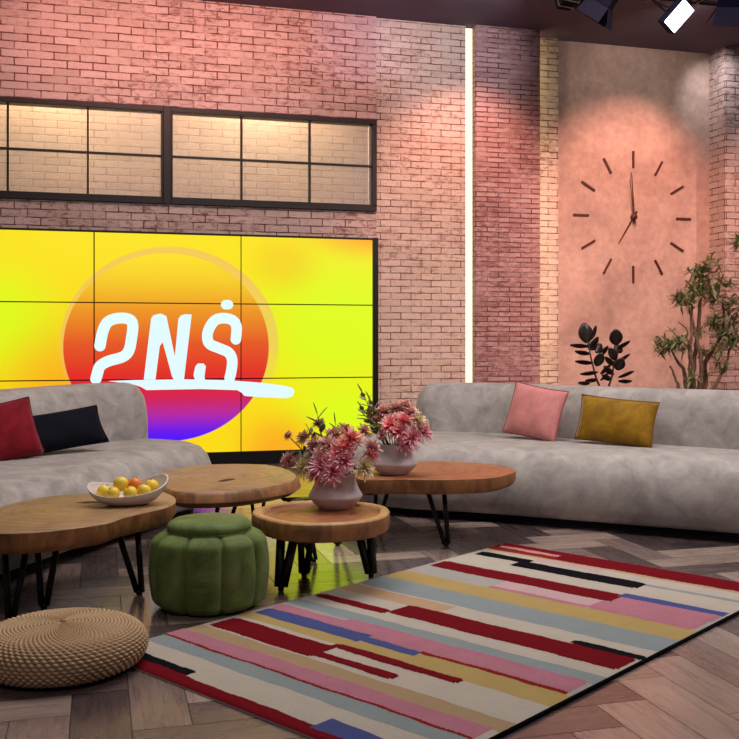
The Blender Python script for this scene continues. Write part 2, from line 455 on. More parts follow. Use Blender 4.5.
for (cx, cz, rx, rz, am) in ((2.85, 2.5, 1.0, .42, .9), (1.85, .12, .7, .62, .75), (.35, .9, 1.75, 1.5, .35), (-.35, .75, .9, .9, .6), (-1.6, 2.5, .9, .5, .4), (1.9, 2.1, .5, .4, .3)):
    c = ks.mix(ks.math('MULTIPLY', fall(blobf(cx, cz, rx, rz), .1, 1.0), am), c, ORG)
EC = (.70, 1.225)
d = blobf(.735, 1.24, 1.105, 1.02)
ring = ks.math('MULTIPLY', ks.math('MULTIPLY', ks.ramp(d, [(.988, (1, 1, 1, 1)), (1.0, (0, 0, 0, 1))]), ks.ramp(ks.math('SUBTRACT', PZ, .6), [(0.0, (0, 0, 0, 1)), (.7, (1, 1, 1, 1))])), .65)
c = ks.mix(ring, c, lin((240, 186, 96)))
d = blobf(EC[0], EC[1], 1.035, .965)
inn = ks.ramp(d, [(.992, (1, 1, 1, 1)), (1.0, (0, 0, 0, 1))])
zz = ks.math('DIVIDE', ks.math('SUBTRACT', PZ, EC[1]-.965), 1.93)
disc = ks.ramp(zz, [(0.0, (66, 0, 255)), (.06, (104, 14, 232)), (.15, (182, 34, 156)), (.22, (206, 28, 90)), (.28, (222, 24, 48)), (.36, (226, 40, 28)), (.52, (228, 84, 24)), (.69, (236, 146, 20)), (.86, (246, 204, 22)), (1.0, (252, 226, 24))])
c = ks.mix(inn, c, disc)
ks.col((.01, .01, .01, 1)); ks.rough(.35)
ks.put(ks.b.inputs['Emission Color'], c); ks.b.inputs['Emission Strength'].default_value = 1.0
g = .006
for i in range(3):
    for j in range(3):
        b = MB(); b.box((SX[i]+g-.70, 0, SZ[j]+g), (SX[i+1]-g-.70, .03, SZ[j+1]-g))
        b.build('display_panel', ks.m, vw)
b = MB()
b.box((SX[0]-.70, .012, SZ[0]), (SX[3]-.70, .05, SZ[3]))
b.build('bezel', M['blackplastic'], vw)
b = MB(); b.box((SX[3]-.70, -.01, 0), (2.925-.70, .085, SZ[3]+.02)); b.box((SX[0]-.76, -.01, 0), (SX[0]-.70, .085, SZ[3]+.02)); b.box((SX[0]-.70, -.01, SZ[3]), (SX[3]-.70, .085, SZ[3]+.015))
b.build('frame', M['black'], vw)
MB().box((SX[0]-.70, -.01, 0), (SX[3]-.70, .085, SZ[0])).build('plinth', M['black'], vw)
# logo strokes
white = emit('logo white', (226, 250, 255), 1.0)
def sw(p):
    q = ony(40+p[0]/2.737, 240+p[1]/2.737, YS-.004); return Vector((q.x-.70, -.004, q.z))
def stroke(pts, wd, name, closed_round=True, per=5):
    P = [sw(p) for p in catmull([(x, y, 0) for x, y in pts], per, False)]
    r = wd/2.737*10.2/980/2; mb = MB()
    for i in range(len(P)-1):
        a, b_ = P[i], P[i+1]; t = (b_-a); nrm = Vector((-t.z, 0, t.x)).normalized()*r
        if t.length < 1e-6: continue
        mb.add([a+nrm, a-nrm, b_-nrm, b_+nrm], [(0, 1, 2, 3)])
    for i, p in enumerate(P):
        if closed_round or 0 < i < len(P)-1:
            rr = r
            vs = [p+Vector((math.cos(q*PI/8), 0, math.sin(q*PI/8)))*rr for q in range(16)]
            mb.add(vs, [tuple(range(16))])
    mb.v = [v for v in mb.v]
    back = [v+Vector((0, .003, 0)) for v in mb.v]
    return mb.build(name, white, vw)
def poly(pts, name):
    P = [sw(p) for p in pts]; n = len(P); mb = MB()
    Q = [p+Vector((0, .003, 0)) for p in P]
    mb.add(P+Q, [tuple(range(n)), tuple(range(2*n-1, n-1, -1))]+[(i, (i+1) % n, n+(i+1) % n, n+i) for i in range(n)])
    return mb.build(name, white, vw)
stroke([(164, 290), (172, 250), (186, 224), (214, 214), (244, 217), (254, 234), (250, 272), (243, 303), (226, 320), (186, 332), (164, 346), (157, 366), (153, 380)], 29, 'logo_letter')
poly([(284, 382), (304, 215), (310, 206), (330, 201), (346, 208), (369, 318), (379, 215), (386, 206), (398, 203), (415, 204), (414, 215), (394, 382), (366, 382), (361, 372), (336, 280), (328, 290), (316, 382)], 'logo_letter')
stroke([(536, 272), (538, 240), (530, 222), (508, 214), (482, 218), (465, 238), (458, 262), (464, 284), (490, 296), (516, 308), (526, 328), (524, 356), (519, 378)], 29, 'logo_letter')
poly([(425, 346), (432, 338), (448, 338), (454, 346), (450, 374), (452, 382), (424, 382), (420, 370)], 'logo_letter')
stroke([(508, 177), (516, 177)], 26, 'logo_dot')
poly([(186, 386), (260, 383), (400, 381), (520, 384), (610, 391), (670, 399), (690, 404), (697, 414), (692, 427), (676, 433), (620, 431), (560, 427), (552, 418), (540, 411), (440, 408), (330, 410), (292, 411), (276, 402), (250, 394)], 'logo_swoosh')

# ================================================================ clock
cc = ony(633, 217, YN); ck = thing('wall_clock', 'large numberless clock of bronze bars on the plaster niche wall', 'clock', (cc.x, YN, cc.z))
for h in range(12):
    a = h*PI/6; xf = Matrix.Rotation(a, 4, 'Y')
    ro = .795; ln = .205
    MB().box((-.0145, -.014, ro-ln), (.0145, -.001, ro), xf=xf).build('hour_mark', M['clock'], ck, bevel=.003)
def hand(name, ang, L, wd, y, tail=.08):
    xf = Matrix.Rotation(math.radians(ang), 4, 'Y'); mb = MB()
    P = [(-wd, y, -tail), (wd, y, -tail), (wd*.35, y, L), (-wd*.35, y, L)]
    Q = [(p[0], y-.006, p[2]) for p in P]
    mb.add([xf @ Vector(p) for p in P+Q], [(0, 1, 2, 3), (7, 6, 5, 4), (0, 4, 5, 1), (1, 5, 6, 2), (2, 6, 7, 3), (3, 7, 4, 0)])
    mb.build(name, M['clock'], ck)
hand('hour_hand', 212, .37, .013, -.018); hand('minute_hand', -4, .53, .010, -.028); hand('thin_bar', -9, .44, .005, -.036, .12)  # the third is a thinner bar, turned a little further left
mb = MB(); mb.tube([(0, -.002, 0), (0, -.045, 0)], .036, 16); mb.build('hub', M['clock'], ck, True)

# ================================================================ rug
RO = Vector((2.495, 5.773, 0)); E1 = Vector((-.848, -.530, 0)); E2 = Vector((.530, -.848, 0)); RL, RW = 2.95, 1.72
RUG = [  # (s0, s1, t0, t1, yarn, height)
 (0, .055, 0, .6, 'red', 6), (.055, .135, 0, .47, 'red', 5), (.075, .125, .04, .46, 'pinkline', 3), (.135, .20, 0, .6, 'redbrown', 4), (0, .195, .47, 1.72, 'red', 6),
 (.20, .225, 0, 1.72, 'peach', 2), (.225, .30, 0, 1.72, 'cream', 2), (.215, .315, .40, .84, 'palepink', 4),
 (.30, .66, 0, 1.72, 'cream', 2), (.30, .395, .05, .42, 'black', 6), (.36, .50, .37, 1.16, 'black', 6), (.355, .395, 1.16, 1.72, 'greyblue', 3),
 (.66, .99, 0, 1.72, 'grey', 2), (.66, .815, .04, 1.19, 'red', 7), (.61, .70, 1.16, 1.70, 'blue', 4), (.70, .82, 1.19, 1.70, 'pink', 7), (.82, .95, .57, 1.16, 'palepink', 3), (.82, .985, 1.15, 1.69, 'pink', 7), (.945, .985, .57, 1.15, 'pink', 5),
 (.985, 1.165, 0, 1.72, 'yellow', 2), (1.165, 1.38, 0, 1.72, 'greyblue', 2), (1.38, 1.55, 0, 1.72, 'cream', 2), (1.40, 1.53, 0, .68, 'peach', 2), (1.53, 1.66, 0, .5, 'cream', 2),
 (1.525, 1.70, .5, 1.70, 'red', 7), (1.655, 1.725, .03, .5, 'red', 7), (1.465, 1.53, 1.38, 1.72, 'black', 6),
 (1.70, 1.80, .5, 1.72, 'cream', 2), (1.725, 1.83, 0, .5, 'cream', 2), (1.80, 1.90, 0, 1.72, 'greyblue', 2), (1.90, 2.05, 0, 1.72, 'grey', 2),
 (1.89, 2.045, .45, 1.69, 'pink', 7), (1.93, 2.02, .03, .5, 'pink', 6), (2.02, 2.115, .03, .70, 'blue', 4), (2.045, 2.10, .7, 1.0, 'blue', 4), (2.043, 2.058, 1.0, 1.69, 'redbrown', 5),
 (2.115, 2.22, 0, 1.72, 'yellow', 2), (2.10, 2.12, .7, 1.72, 'yellow', 2), (2.058, 2.12, 1.0, 1.72, 'yellow', 2), (2.20, 2.41, 0, 1.72, 'cream', 2), (2.24, 2.395, .04, .70, 'red', 7), (2.185, 2.255, .66, 1.33, 'red', 7), (2.315, 2.385, .66, 1.12, 'red', 7),
 (2.41, 2.51, 0, 1.72, 'beige', 2), (2.50, 2.605, 0, 1.68, 'pink', 5), (2.605, 2.62, 0, 1.68, 'redbrown', 5), (2.62, 2.71, 0, 1.72, 'greyblue', 2), (2.71, 2.88, 0, 1.72, 'cream', 2),
 (2.815, 2.885, .08, .51, 'black', 6), (2.88, 2.95, 0, 1.72, 'red', 6), (2.80, 2.895, 1.22, 1.72, 'blue', 4)]
def make_rug():
    st = .01; ns, nt = int(RL/st+.5), int(RW/st+.5)
    names = list(RUGC); idx = [[names.index('cream')]*nt for _ in range(ns)]; hh = [[2]*nt for _ in range(ns)]
    rnd = random.Random(5)
    for (s0, s1, t0, t1, y, h) in RUG:
        ph = rnd.random()*6
        for j in range(int(t0/st+.5), min(nt, int(t1/st+.5))):
            wob = 0
            rc = 0
            if h >= 6 and (j-t0/st < 2 or t1/st-j < 2): rc = 1
            for i in range(max(0, int((s0+wob)/st+.5)+rc), min(ns, int((s1+wob)/st+.5)-rc)):
                idx[i][j] = names.index(y); hh[i][j] = h
    mb = MB(); V = {}
    def hz(i, j):
        vals = [hh[a][b] for a in (i-1, i) for b in (j-1, j) if 0 <= a < ns and 0 <= b < nt]
        ids = [idx[a][b] for a in (i-1, i) for b in (j-1, j) if 0 <= a < ns and 0 <= b < nt]
        if i in (0, ns) or j in (0, nt): return .007
        e = sum(vals)/len(vals)/1000.0
        tuft = .0022 if max(vals) >= 5 else .0004
        if min(vals) != max(vals): e -= .001
        return .007+e+rnd.random()*tuft+(.0015*((i+j) % 2) if names[ids[0]] == 'pink' and min(vals) >= 5 else 0)
    vs = []
    for i in range(ns+1):
        for j in range(nt+1):
            p = E1*(i*st+(.0035*math.sin(j*.11+i*.35)+.0018*math.sin(j*.37+i*.8) if 3 < i < ns-3 else 0))+E2*(j*st); vs.append(Vector((p.x, p.y, hz(i, j))))
    fs = []; ms = []
    for i in range(ns):
        for j in range(nt):
            a = i*(nt+1)+j; fs.append((a, a+1, a+nt+2, a+nt+1)); ms.append(idx[i][j])
    mb.v = vs; mb.f = fs; mb.mi = ms
    rug = thing('rug', 'striped wool rug in cream, dark red, pink and black on the plank floor', 'rug', RO)
    o = mb.build('pile', [M['rug_'+n] for n in names], rug, smooth=True)
    if o.data.polygons[0].normal.z < 0: o.data.flip_normals()
    e = MB(); q = [E1*0, E1*RL, E1*RL+E2*RW, E2*RW]
    e.add([v+Vector((0, 0, .001)) for v in q]+[v+Vector((0, 0, .0068)) for v in q], [(0,1,2,3),(7,6,5,4),(0,4,5,1),(1,5,6,2),(2,6,7,3),(3,7,4,0)])
    e.build('backing', M['rug_cream'], rug)
    e = MB()
    e.tube([E2*(RW+.004)+E1*0+Vector((0, 0, .008)), E2*(RW+.004)+E1*RL+Vector((0, 0, .008))], .0075, 8)
    e.build('edge_binding', M['rug_black'], rug, True)
make_rug()

# ================================================================ sofas
def sofa(label, outline, cline, top, base_pt, hb=.20):
    b0 = Vector(base_pt)
    t = thing('sofa', label, 'sofa', (b0.x, b0.y, 0))
    ol = catmull([(p[0]-b0.x, p[1]-b0.y, 0) for p in outline], 10)
    seat = blob(ol, [(.16, .055), (.06, .06), (.02, .09), (0, .16), (-.005, .25), (.005, .34), (.035, .42), (.085, .475), (.15, .505), (.24, .518), (.34, .522)], 140)
    s_ = seat.build('seat', M['sofa'], t, True)
    blob(ol, [(.13, .0), (.13, .075)], 100).build('plinth', M['sofabase'], t)
    cl = catmull([(p[0]-b0.x, p[1]-b0.y, 0) for p in cline], 8, False)
    L, Rr = [], []
    n = len(cl)
    for i, p in enumerate(cl):
        d = (cl[min(i+1, n-1)]-cl[max(i-1, 0)]).normalized(); nn = Vector((-d.y, d.x, 0))*hb
        L.append(p+nn); Rr.append(p-nn)
    def cap(c, d):
        out = []; nn = Vector((-d.y, d.x, 0))
        for k_ in range(1, 8):
            a = k_*PI/8; out.append(c+nn*hb*math.cos(a)+d*hb*math.sin(a))
        return out
    de = (cl[-1]-cl[-2]).normalized(); ds = (cl[0]-cl[1]).normalized()
    plan = L+cap(cl[-1], de)+Rr[::-1]+cap(cl[0], ds)
    h = top
    back = blob(plan, [(.06, .30), (.0, .36), (-.01, .50), (-.01, h-.30), (0, h-.2), (.02, h-.11), (.06, h-.045), (.11, h-.01), (.155, h)], 140)
    back.build('backrest', M['sofa'], t, True)
    return t
sofa('long grey velvet sofa in front of the clock niche',
     [(2.0, 6.98), (2.32, 6.70), (2.62, 6.50), (3.26, 5.95), (3.75, 5.52), (4.1, 5.22), (4.42, 4.98), (4.75, 4.98), (5.0, 5.3), (4.98, 5.85), (4.72, 6.35), (4.34, 6.82), (3.88, 7.45), (3.45, 8.02), (2.95, 8.38), (2.4, 8.35), (2.0, 7.98), (1.83, 7.45)],
     [(2.86, 8.07), (3.28, 7.82), (3.70, 7.23), (4.17, 6.62), (4.55, 6.10), (4.78, 5.70)], .93, (3.5, 6.6))
sofa('grey velvet sofa at the left in front of the video wall',
     [(-1.0, 4.95), (-.62, 5.25), (-.30, 5.72), (.0, 6.18), (.28, 6.62), (.55, 7.05), (.80, 7.38), (.84, 7.78), (.62, 8.1), (.2, 8.30), (-.25, 8.12), (-.62, 7.55), (-1.0, 7.02), (-1.35, 6.5), (-1.65, 6.0), (-1.7, 5.4), (-1.42, 5.0)],
     [(.18, 8.06), (-.08, 7.92), (-.42, 7.42), (-.78, 6.90), (-1.12, 6.40), (-1.38, 5.95)], .96, (-.4, 6.7))

# ================================================================ cushions
def cushion(label, px, t_, wd, ht, mat, yaw, tilt, roll, pipe=None, thick=.15, cat='cushion'):
    n = 22; mb = MB(); fr = []; bk = []
    def pt(u, v, s):
        e = (1-abs(u)**2.6)*(1-abs(v)**2.6); e = max(0, e)**.55
        x = u*wd/2*(1-.055*(1-abs(v)**2)*abs(u)); z = v*ht/2*(1-.06*(1-abs(u)**2)*abs(v))
        y = s*(e*thick/2+.004*math.sin(7*u+3*v)*e)
        return Vector((x, y, z))
    for i in range(n+1):
        for j in range(n+1):
            u, v = -1+2*i/n, -1+2*j/n
            fr.append(pt(u, v, -1)); bk.append(pt(u, v, 1))
    fs = [(i*(n+1)+j, (i+1)*(n+1)+j, (i+1)*(n+1)+j+1, i*(n+1)+j+1) for i in range(n) for j in range(n)]
    mb.add(fr, fs); mb.add(bk, [f[::-1] for f in fs])
    c = ont(px[0], px[1], t_)
    e = thing('cushion', label, cat, c)
    e.rotation_mode = 'QUATERNION'
    e.rotation_quaternion = (Matrix.Rotation(yaw, 3, 'Z') @ Matrix.Rotation(-tilt, 3, 'X') @ Matrix.Rotation(roll, 3, 'Y')).to_quaternion()
    cv = mb.build('cover', mat, e, True, weld=True)
    p = MB(); loop = [pt(u, v, 0) for (u, v) in [(-1+2*k/24, -1) for k in range(24)]+[(1, -1+2*k/24) for k in range(24)]+[(1-2*k/24, 1) for k in range(24)]+[(-1, 1-2*k/24) for k in range(24)]]
    p.tube(loop+[loop[0]], .006, 6); p.build('piping', pipe or mat, cv, True)
    return e
M['pipepink'] = plain('dark pink piping', (150, 78, 76), .8)
M['pipemus'] = plain('dark mustard piping', (110, 76, 10), .8)
YAWR = math.radians(-50)
cushion('square pink cushion with dark piping leaning on the right sofa', (535, 412), 7.68, .46, .42, M['pink'], YAWR, math.radians(16), math.radians(9), M['pipepink'])
cushion('oblong mustard velvet cushion leaning on the right sofa', (616, 421), 7.28, .60, .345, M['mustard'], YAWR, math.radians(16), math.radians(4), M['pipemus'])
YAWL = math.radians(56)
cushion('red cushion propped on the left sofa at the picture edge', (-2, 433), 6.35, .52, .39, M['red'], math.radians(24), math.radians(18), math.radians(-9))
cushion('navy cushion lying back on the left sofa beside the red one', (58, 431), 6.72, .66, .285, M['navy'], math.radians(22), math.radians(30), math.radians(-7))

# ================================================================ tables
def hairpin(top_c, foot, spread_dir, sp=.075, r=.011, ztop=.35):
    """V of two rods meeting at the foot"""
    mb = MB(); d = Vector((spread_dir[0], spread_dir[1], 0)).normalized()
    for s in (-1, 1):
        a = Vector((top_c[0], top_c[1], ztop))+d*s*sp; b = Vector((foot[0], foot[1], r))+d*s*.012
        mb.tube([a, a.lerp(b, .5), b], r, 8)
    mb.tube([Vector((foot[0], foot[1], r))-d*.014, Vector((foot[0], foot[1], r))+d*.014], r, 8)
    c = Vector((top_c[0], top_c[1], ztop))
    mb.box((c.x-.09, c.y-.05, ztop), (c.x+.09, c.y+.05, ztop+.006))
    return mb
def slab_table(label, outline_px, z, th, legs, mats, group, hp=.011, crack=None, flare=0.0, light_patch=None):
    W = [onz(u, v, z) for u, v in outline_px]
    cx = sum(p.x for p in W)/len(W); cy = sum(p.y for p in W)/len(W)
    t = thing('coffee_table', label, 'coffee table', (cx, cy, 0), group)
    ol = catmull([(p.x-cx, p.y-cy, 0) for p in W], 8)
    ol = smoothpoly([Vector((q.x, q.y)) for q in ol], 3)
    mb = blob(ol, [(.10, z-th), (.05, z-th), (.02-flare*.3, z-th+.012), (-flare, z-th*.6), (-flare*.6, z-.02), (0.0, z-.004), (.008, z)], 120, mat=0)
    o = mb.build('slab', mats, t, True)
    for p in o.data.polygons:
        if p.center.z > z-.003: p.material_index = 1
    sharp(o, 40)
    for (tp, ft) in legs:
        tp = Vector((tp[0]-cx, tp[1]-cy)); ft = Vector((ft[0]-cx, ft[1]-cy))
        d = Vector((RX, RY))
        hairpin(tp, ft, d, sp=.052, r=hp, ztop=z-th-.006).build('leg', M['black'], t, True)
    if crack:
        for ck_ in crack:
            P = [onz(u, v, z) for u, v in ck_]; P = [Vector((p.x-cx, p.y-cy, z+.0012)) for p in P]
            c0 = sum(P, Vector())/len(P)
            MB().add(P, [tuple(range(len(P)))]) if False else None
            m2 = MB(); m2.add(P, [tuple(range(len(P)))]); m2.build('crack', M['crack'], t)
    return t, Vector((cx, cy, 0))
TG = 'wood slab coffee tables'
def legset(cx, cy, pts, k=.62):
    return [((cx+(x-cx)*k, cy+(y-cy)*k), (x, y)) for x, y in pts]
slab_table('big teak slab coffee table at the left carrying the fruit bowl',
    [(176, 499), (170, 506), (146, 512), (123, 517.5), (108, 522.7), (77, 527.5), (38, 531.7), (0, 533), (-26, 530), (-36, 521), (-24, 513), (0, 506.5), (24, 500.5), (51, 496), (85, 493.5), (120, 491), (150, 490.5), (168, 493)],
    .45, .105, [((.145, 5.15), (.205, 5.13)), ((-.37, 4.86), (-.385, 4.80)), ((-.235, 5.0), (-.25, 4.99))], [M['edge'], M['wood']], None, .016,
    [[(74, 503), (86, 501.5), (100, 501.2), (112, 502), (100, 503.2), (86, 503.6)]])
slab_table('teak slab coffee table behind the green pouf',
    [(156, 480), (160, 473), (173, 468.7), (196, 465.3), (219, 464), (246, 463.8), (270, 465), (287, 469), (296, 475), (293, 480), (285, 483), (269, 486), (249, 489), (226, 491), (196, 491.8), (172, 490)],
    .46, .10, legset(.95, 5.95, [(.62, 5.55), (1.22, 5.62), (1.02, 6.45)], .7), [M['edge'], M['wood']], None, .012,
    [[(217, 481.5), (224, 479.5), (233, 478.6), (236, 479.2), (229, 480.8), (222, 482)]], flare=.03)
slab_table('reddish slab coffee table in front of the right sofa',
    [(516, 470.5), (506, 475), (487, 477.9), (457, 479.2), (430, 479.4), (399, 479), (375, 479.5), (360, 479), (353, 474), (360, 468.5), (378, 464), (400, 462.2), (425, 461.3), (452, 461.5), (487, 463.7), (508, 467)],
    .45, .10, [((2.06, 5.86), (2.12, 5.83)), ((1.55, 6.15), (1.46, 6.02)), ((1.9, 6.48), (1.88, 6.6))], [M['edge'], M['woodred']], None, .015)
# small tray table
sp_ = onz(322, 511, .385); st = thing('side_table', 'small round tray-top wooden table beside the green pouf', 'side table', (sp_.x, sp_.y, 0))
R0 = .372
rf = lambda a, z: 1+.018*math.sin(3*a+.5)+.012*math.sin(5*a)
mb = MB(); z = .385; th = .10
mb.lathe([(.30, z-th), (R0-.03, z-th), (R0-.008, z-th+.012), (R0, z-th*.5), (R0-.004, z-.01), (R0-.01, z-.002), (R0-.018, z), (R0-.045, z), (R0-.055, z-.006), (R0-.064, z-.016), (R0-.09, z-.018), (.02, z-.018)], 72, rfun=rf)
o = mb.build('tray_top', [M['edge'], M['edgelight'], M['woodred']], st, True)
for p in o.data.polygons:
    r = math.hypot(p.center.x, p.center.y)
    if p.center.z > z-.03 and p.normal.z > .3: p.material_index = 2 if r < R0-.055 else 1
sharp(o, 40)
for (u, v, rr) in ((281, 591, .024), (371, 577, .023), (304, 576, .019)):
    f = onz(u, v, 0); f = Vector((f.x-sp_.x, f.y-sp_.y))
    if f.length > .33: f = f.normalized()*.33
    hairpin(f*.84, f, Vector((RX, RY)), .035, rr, z-th-.006).build('leg', M['black'], st, True)

# ================================================================ poufs
def green_pouf():
    c = (.53, 4.85, 0); R = .288; H = .36; N = 9
    t = thing('pouf', 'green velvet pumpkin pouf with channelled sides and lid cushion', 'pouf', c)
    prof = []
    for k_ in range(33):
        u = k_/32; z = .012+H*u
        r = R*(.87+.13*math.sin(PI*(.08+.84*u))**.8) if u < .5 else R*(.87+.13*math.sin(PI*(.08+.84*u))**.8)
        if u > .86: r -= R*.22*((u-.86)/.14)**2
        if u < .10: r -= R*.10*((.10-u)/.10)**2
        prof.append((r, z))
    def rf(a, z):
        q = abs(((a*N/(2*PI)+.075) % 1)-.5)*2          # 1 at the seam
        return 1-.11*q**8+.02*(1-q*q)
    mb = MB(); mb.lathe([(.12, .012)]+prof+[(R*.35, .012+H-.004)], 240, rfun=rf)
    mb.build('body', M['green'], t, True)
    mb = MB(); z0 = .012+H-.012
    mb.lathe([(.1, z0), (.175, z0), (.198, z0+.012), (.206, z0+.03), (.200, z0+.047), (.18, z0+.060), (.14, z0+.068), (.07, z0+.071), (.01, z0+.072)], 64)
    lid = mb.build('lid_cushion', M['green'], t, True)
    mb = MB(); ring = [(math.cos(a)*.2, math.sin(a)*.2, z0+.012) for a in (2*PI*q/48 for q in range(49))]
    mb.tube(ring, .006, 6); mb.build('piping', M['green'], lid, True)
    mb = MB(); mb.lathe([(.02, 0), (.215, 0), (.218, .02), (.02, .02)], 48); mb.build('base', M['darkgreen'], t)
green_pouf()
def wicker():
    c = (-.135, 4.09, .0115); R = .332; H = .165
    t = thing('floor_cushion', 'round flat woven seagrass floor pouf on the rug corner', 'pouf', c)
    path = []      # (r, z) arc from bottom to centre top
    for q in range(10): a = -PI/2+.25+q*(PI*.5-.25)/10; path.append((R-.075+.075*math.cos(a), .075+.075*math.sin(a)))
    for q in range(11): a = q*PI*.5/10; path.append((R-.10+.10*math.cos(a), .075+.075*math.sin(a)))
    r = R-.11
    while r > .01: path.append((r, .15+.014*(1-(r/(R-.1))**2))); r -= .011
    # resample by length
    P = [Vector((x, z)) for x, z in path]; L = [0]
    for i in range(len(P)-1): L.append(L[-1]+(P[i+1]-P[i]).length)
    rows = 32; per = 6; n = rows*per; seg = 420; V = []; W = []
    for i in range(n+1):
        d = L[-1]*i/n; j = max(q for q in range(len(L)) if L[q] <= d+1e-9); j = min(j, len(P)-2)
        p = P[j].lerp(P[j+1], (d-L[j])/max(1e-9, L[j+1]-L[j])); tan = (P[j+1]-P[j]).normalized(); nr = Vector((tan.y, -tan.x))
        row = i/per
        for k_ in range(seg):
            a = 2*PI*k_/seg; nb = 70
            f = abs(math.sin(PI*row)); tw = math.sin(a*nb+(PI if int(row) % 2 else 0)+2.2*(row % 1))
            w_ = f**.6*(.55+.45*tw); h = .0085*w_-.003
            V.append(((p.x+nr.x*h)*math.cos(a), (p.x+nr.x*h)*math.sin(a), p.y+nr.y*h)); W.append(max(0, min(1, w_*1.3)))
    fs = [(i*seg+k_, i*seg+(k_+1) % seg, (i+1)*seg+(k_+1) % seg, (i+1)*seg+k_) for i in range(n) for k_ in range(seg)]
    fs.append(tuple(range(seg))[::-1]); fs.append(tuple(n*seg+k_ for k_ in range(seg)))
    mb = MB(); mb.v = [Vector(v) for v in V]; mb.f = fs; mb.mi = [0]*len(fs)
    zmin = min(v.z for v in mb.v)
    for v in mb.v: v.z -= zmin
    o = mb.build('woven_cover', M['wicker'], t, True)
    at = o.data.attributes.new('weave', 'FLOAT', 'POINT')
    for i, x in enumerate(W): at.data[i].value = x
wicker()

# ================================================================ vases, bowl, fruit
def vase(label, loc):
    t = tag(MB().lathe([(.03, .0), (.086, .0), (.094, .004), (.125, .035), (.146, .062), (.150, .070), (.147, .079), (.128, .112), (.113, .150), (.108, .172), (.110, .190), (.106, .193), (.101, .188), (.100, .165), (.110, .12), (.12, .08), (.05, .05)], 56).build('vase', M['vase'], None, True), label, 'vase')
    t.location = loc; sharp(t, 50); return t
V1 = onz(335.5, 508, .367); V2 = onz(393.8, 474, .45)
V1.z = .3675; V2.z = .4505
vase('pale lilac angular vase on the small round table', V1)
vase('pale lilac angular vase on the reddish slab table', V2)
# bowl
BL = onz(128, 504.5, .45); BL.z = .4505
ux = Vector((math.cos(-PH+.30), math.sin(-PH+.30), 0)); uy = Vector((-ux.y, ux.x, 0))
def bowl():
    seg = 72; rs = []
    def rim(a):
        x = .205*math.cos(a); y = .125*math.sin(a)*(1+.12*math.cos(a))
        z = .098+.020*math.cos(2*a)+.008*math.sin(3*a)+.016*math.cos(a)+.026*math.sin(a)
        return x, y, z
    prof_o = [(.25, 0), (.42, 0), (.47, .012), (.72, .22), (.92, .62), (1.0, .97), (1.0, 1.0)]
    prof_i = [(.965, 1.0), (.955, .95), (.87, .62), (.66, .28), (.40, .12), (.1, .10)]
    for f, h in prof_o+prof_i:
        ring = []
        for q in range(seg):
            x, y, z = rim(2*PI*q/seg); p = ux*x*f+uy*y*f; ring.append(Vector((p.x, p.y, z*h)))
        rs.append(ring)
    o = MB().rings(rs).build('fruit_bowl', M['bowl'], None, True); o.location = BL
    tag(o, 'boat-shaped white ceramic bowl of fruit on the left coffee table', 'bowl')
bowl()
def fruit(label, lx, ly, lz, r, mat, cat='fruit'):
    mb = MB(); prof = []
    for k_ in range(17):
        a = -PI/2+PI*k_/16; rr = r*math.cos(a); zz_ = r*.94*math.sin(a)
        if k_ > 13: zz_ -= r*.10*((k_-13)/3)**2
        prof.append((max(rr, .0008), zz_))
    mb.lathe(prof, 24); o = mb.build('fruit', mat, None, True)
    p = BL+ux*lx+uy*ly; o.location = (p.x, p.y, BL.z+lz); o.rotation_euler = (random.uniform(-.6, .6), random.uniform(-.6, .6), random.random()*6)
    MB().tube([(0, 0, r*.82), (.002, 0, r*.93), (.004, .001, r*1.0)], .0022, 6).build('stalk', M['stemdark'], o)
    tag(o, label, cat, 'fruit in the white bowl')
Yf, Of = M['yellowfruit'], M['orangefruit']
fruit('yellow fruit at the left end of the white bowl', -.118, .022, .068, .038, Yf)
fruit('yellow fruit low at the front left of the white bowl', -.078, -.045, .066, .036, Yf)
fruit('large yellow fruit highest in the middle of the white bowl', -.035, .020, .104, .040, Yf)
fruit('yellow fruit at the front middle of the white bowl', .008, -.052, .066, .036, Yf)
fruit('orange fruit in the middle back of the white bowl', .036, .028, .098, .038, Of)
fruit('yellow fruit at the front right of the white bowl', .078, -.034, .072, .036, Yf)
fruit('yellow fruit at the right end of the white bowl', .120, .022, .086, .038, Yf)

# ================================================================ flowers
def bloom_proto(name, mat, R, layers, wd, seed):
    rnd = random.Random(seed); mb = MB()
    for (el, n, L) in layers:
        for q in range(n):
            a = 2*PI*(q+rnd.random()*.7)/n; e = el+rnd.uniform(-.3, .25); ln = L*R*rnd.uniform(.62, 1.12)
            d = Vector((math.cos(a)*math.cos(e), math.sin(a)*math.cos(e), math.sin(e)))
            s_ = Vector((-math.sin(a), math.cos(a), 0)); up = s_.cross(d)*-1
            curl = rnd.uniform(.05, .3)
            pts = []
            for k_, (f, w_) in enumerate(((.08, .4), (.45, .9), (.8, 1.0), (1.0, .35))):
                p = d*ln*f+Vector((0, 0, curl*ln*(f*f)*(.6 if el < .4 else -.2)))
                pts += [p-s_*wd*w_*.5+Vector((0, 0, wd*.25)), p, p+s_*wd*w_*.5+Vector((0, 0, wd*.25))]
            fs = []
            for k_ in range(3):
                o_ = k_*3; fs += [(o_, o_+1, o_+4, o_+3), (o_+1, o_+2, o_+5, o_+4)]
            mb.add(pts, fs)
    me_o = mb.build(name, mat, None, True)
    return me_o
LAY = [(-.5, 18, 1.0), (-.1, 22, 1.0), (.3, 24, .95), (.65, 20, .85), (1.05, 14, .7), (1.4, 7, .55)]
LAYS = [(-.1, 12, 1.0), (.3, 14, .9), (.75, 12, .75), (1.2, 8, .6)]
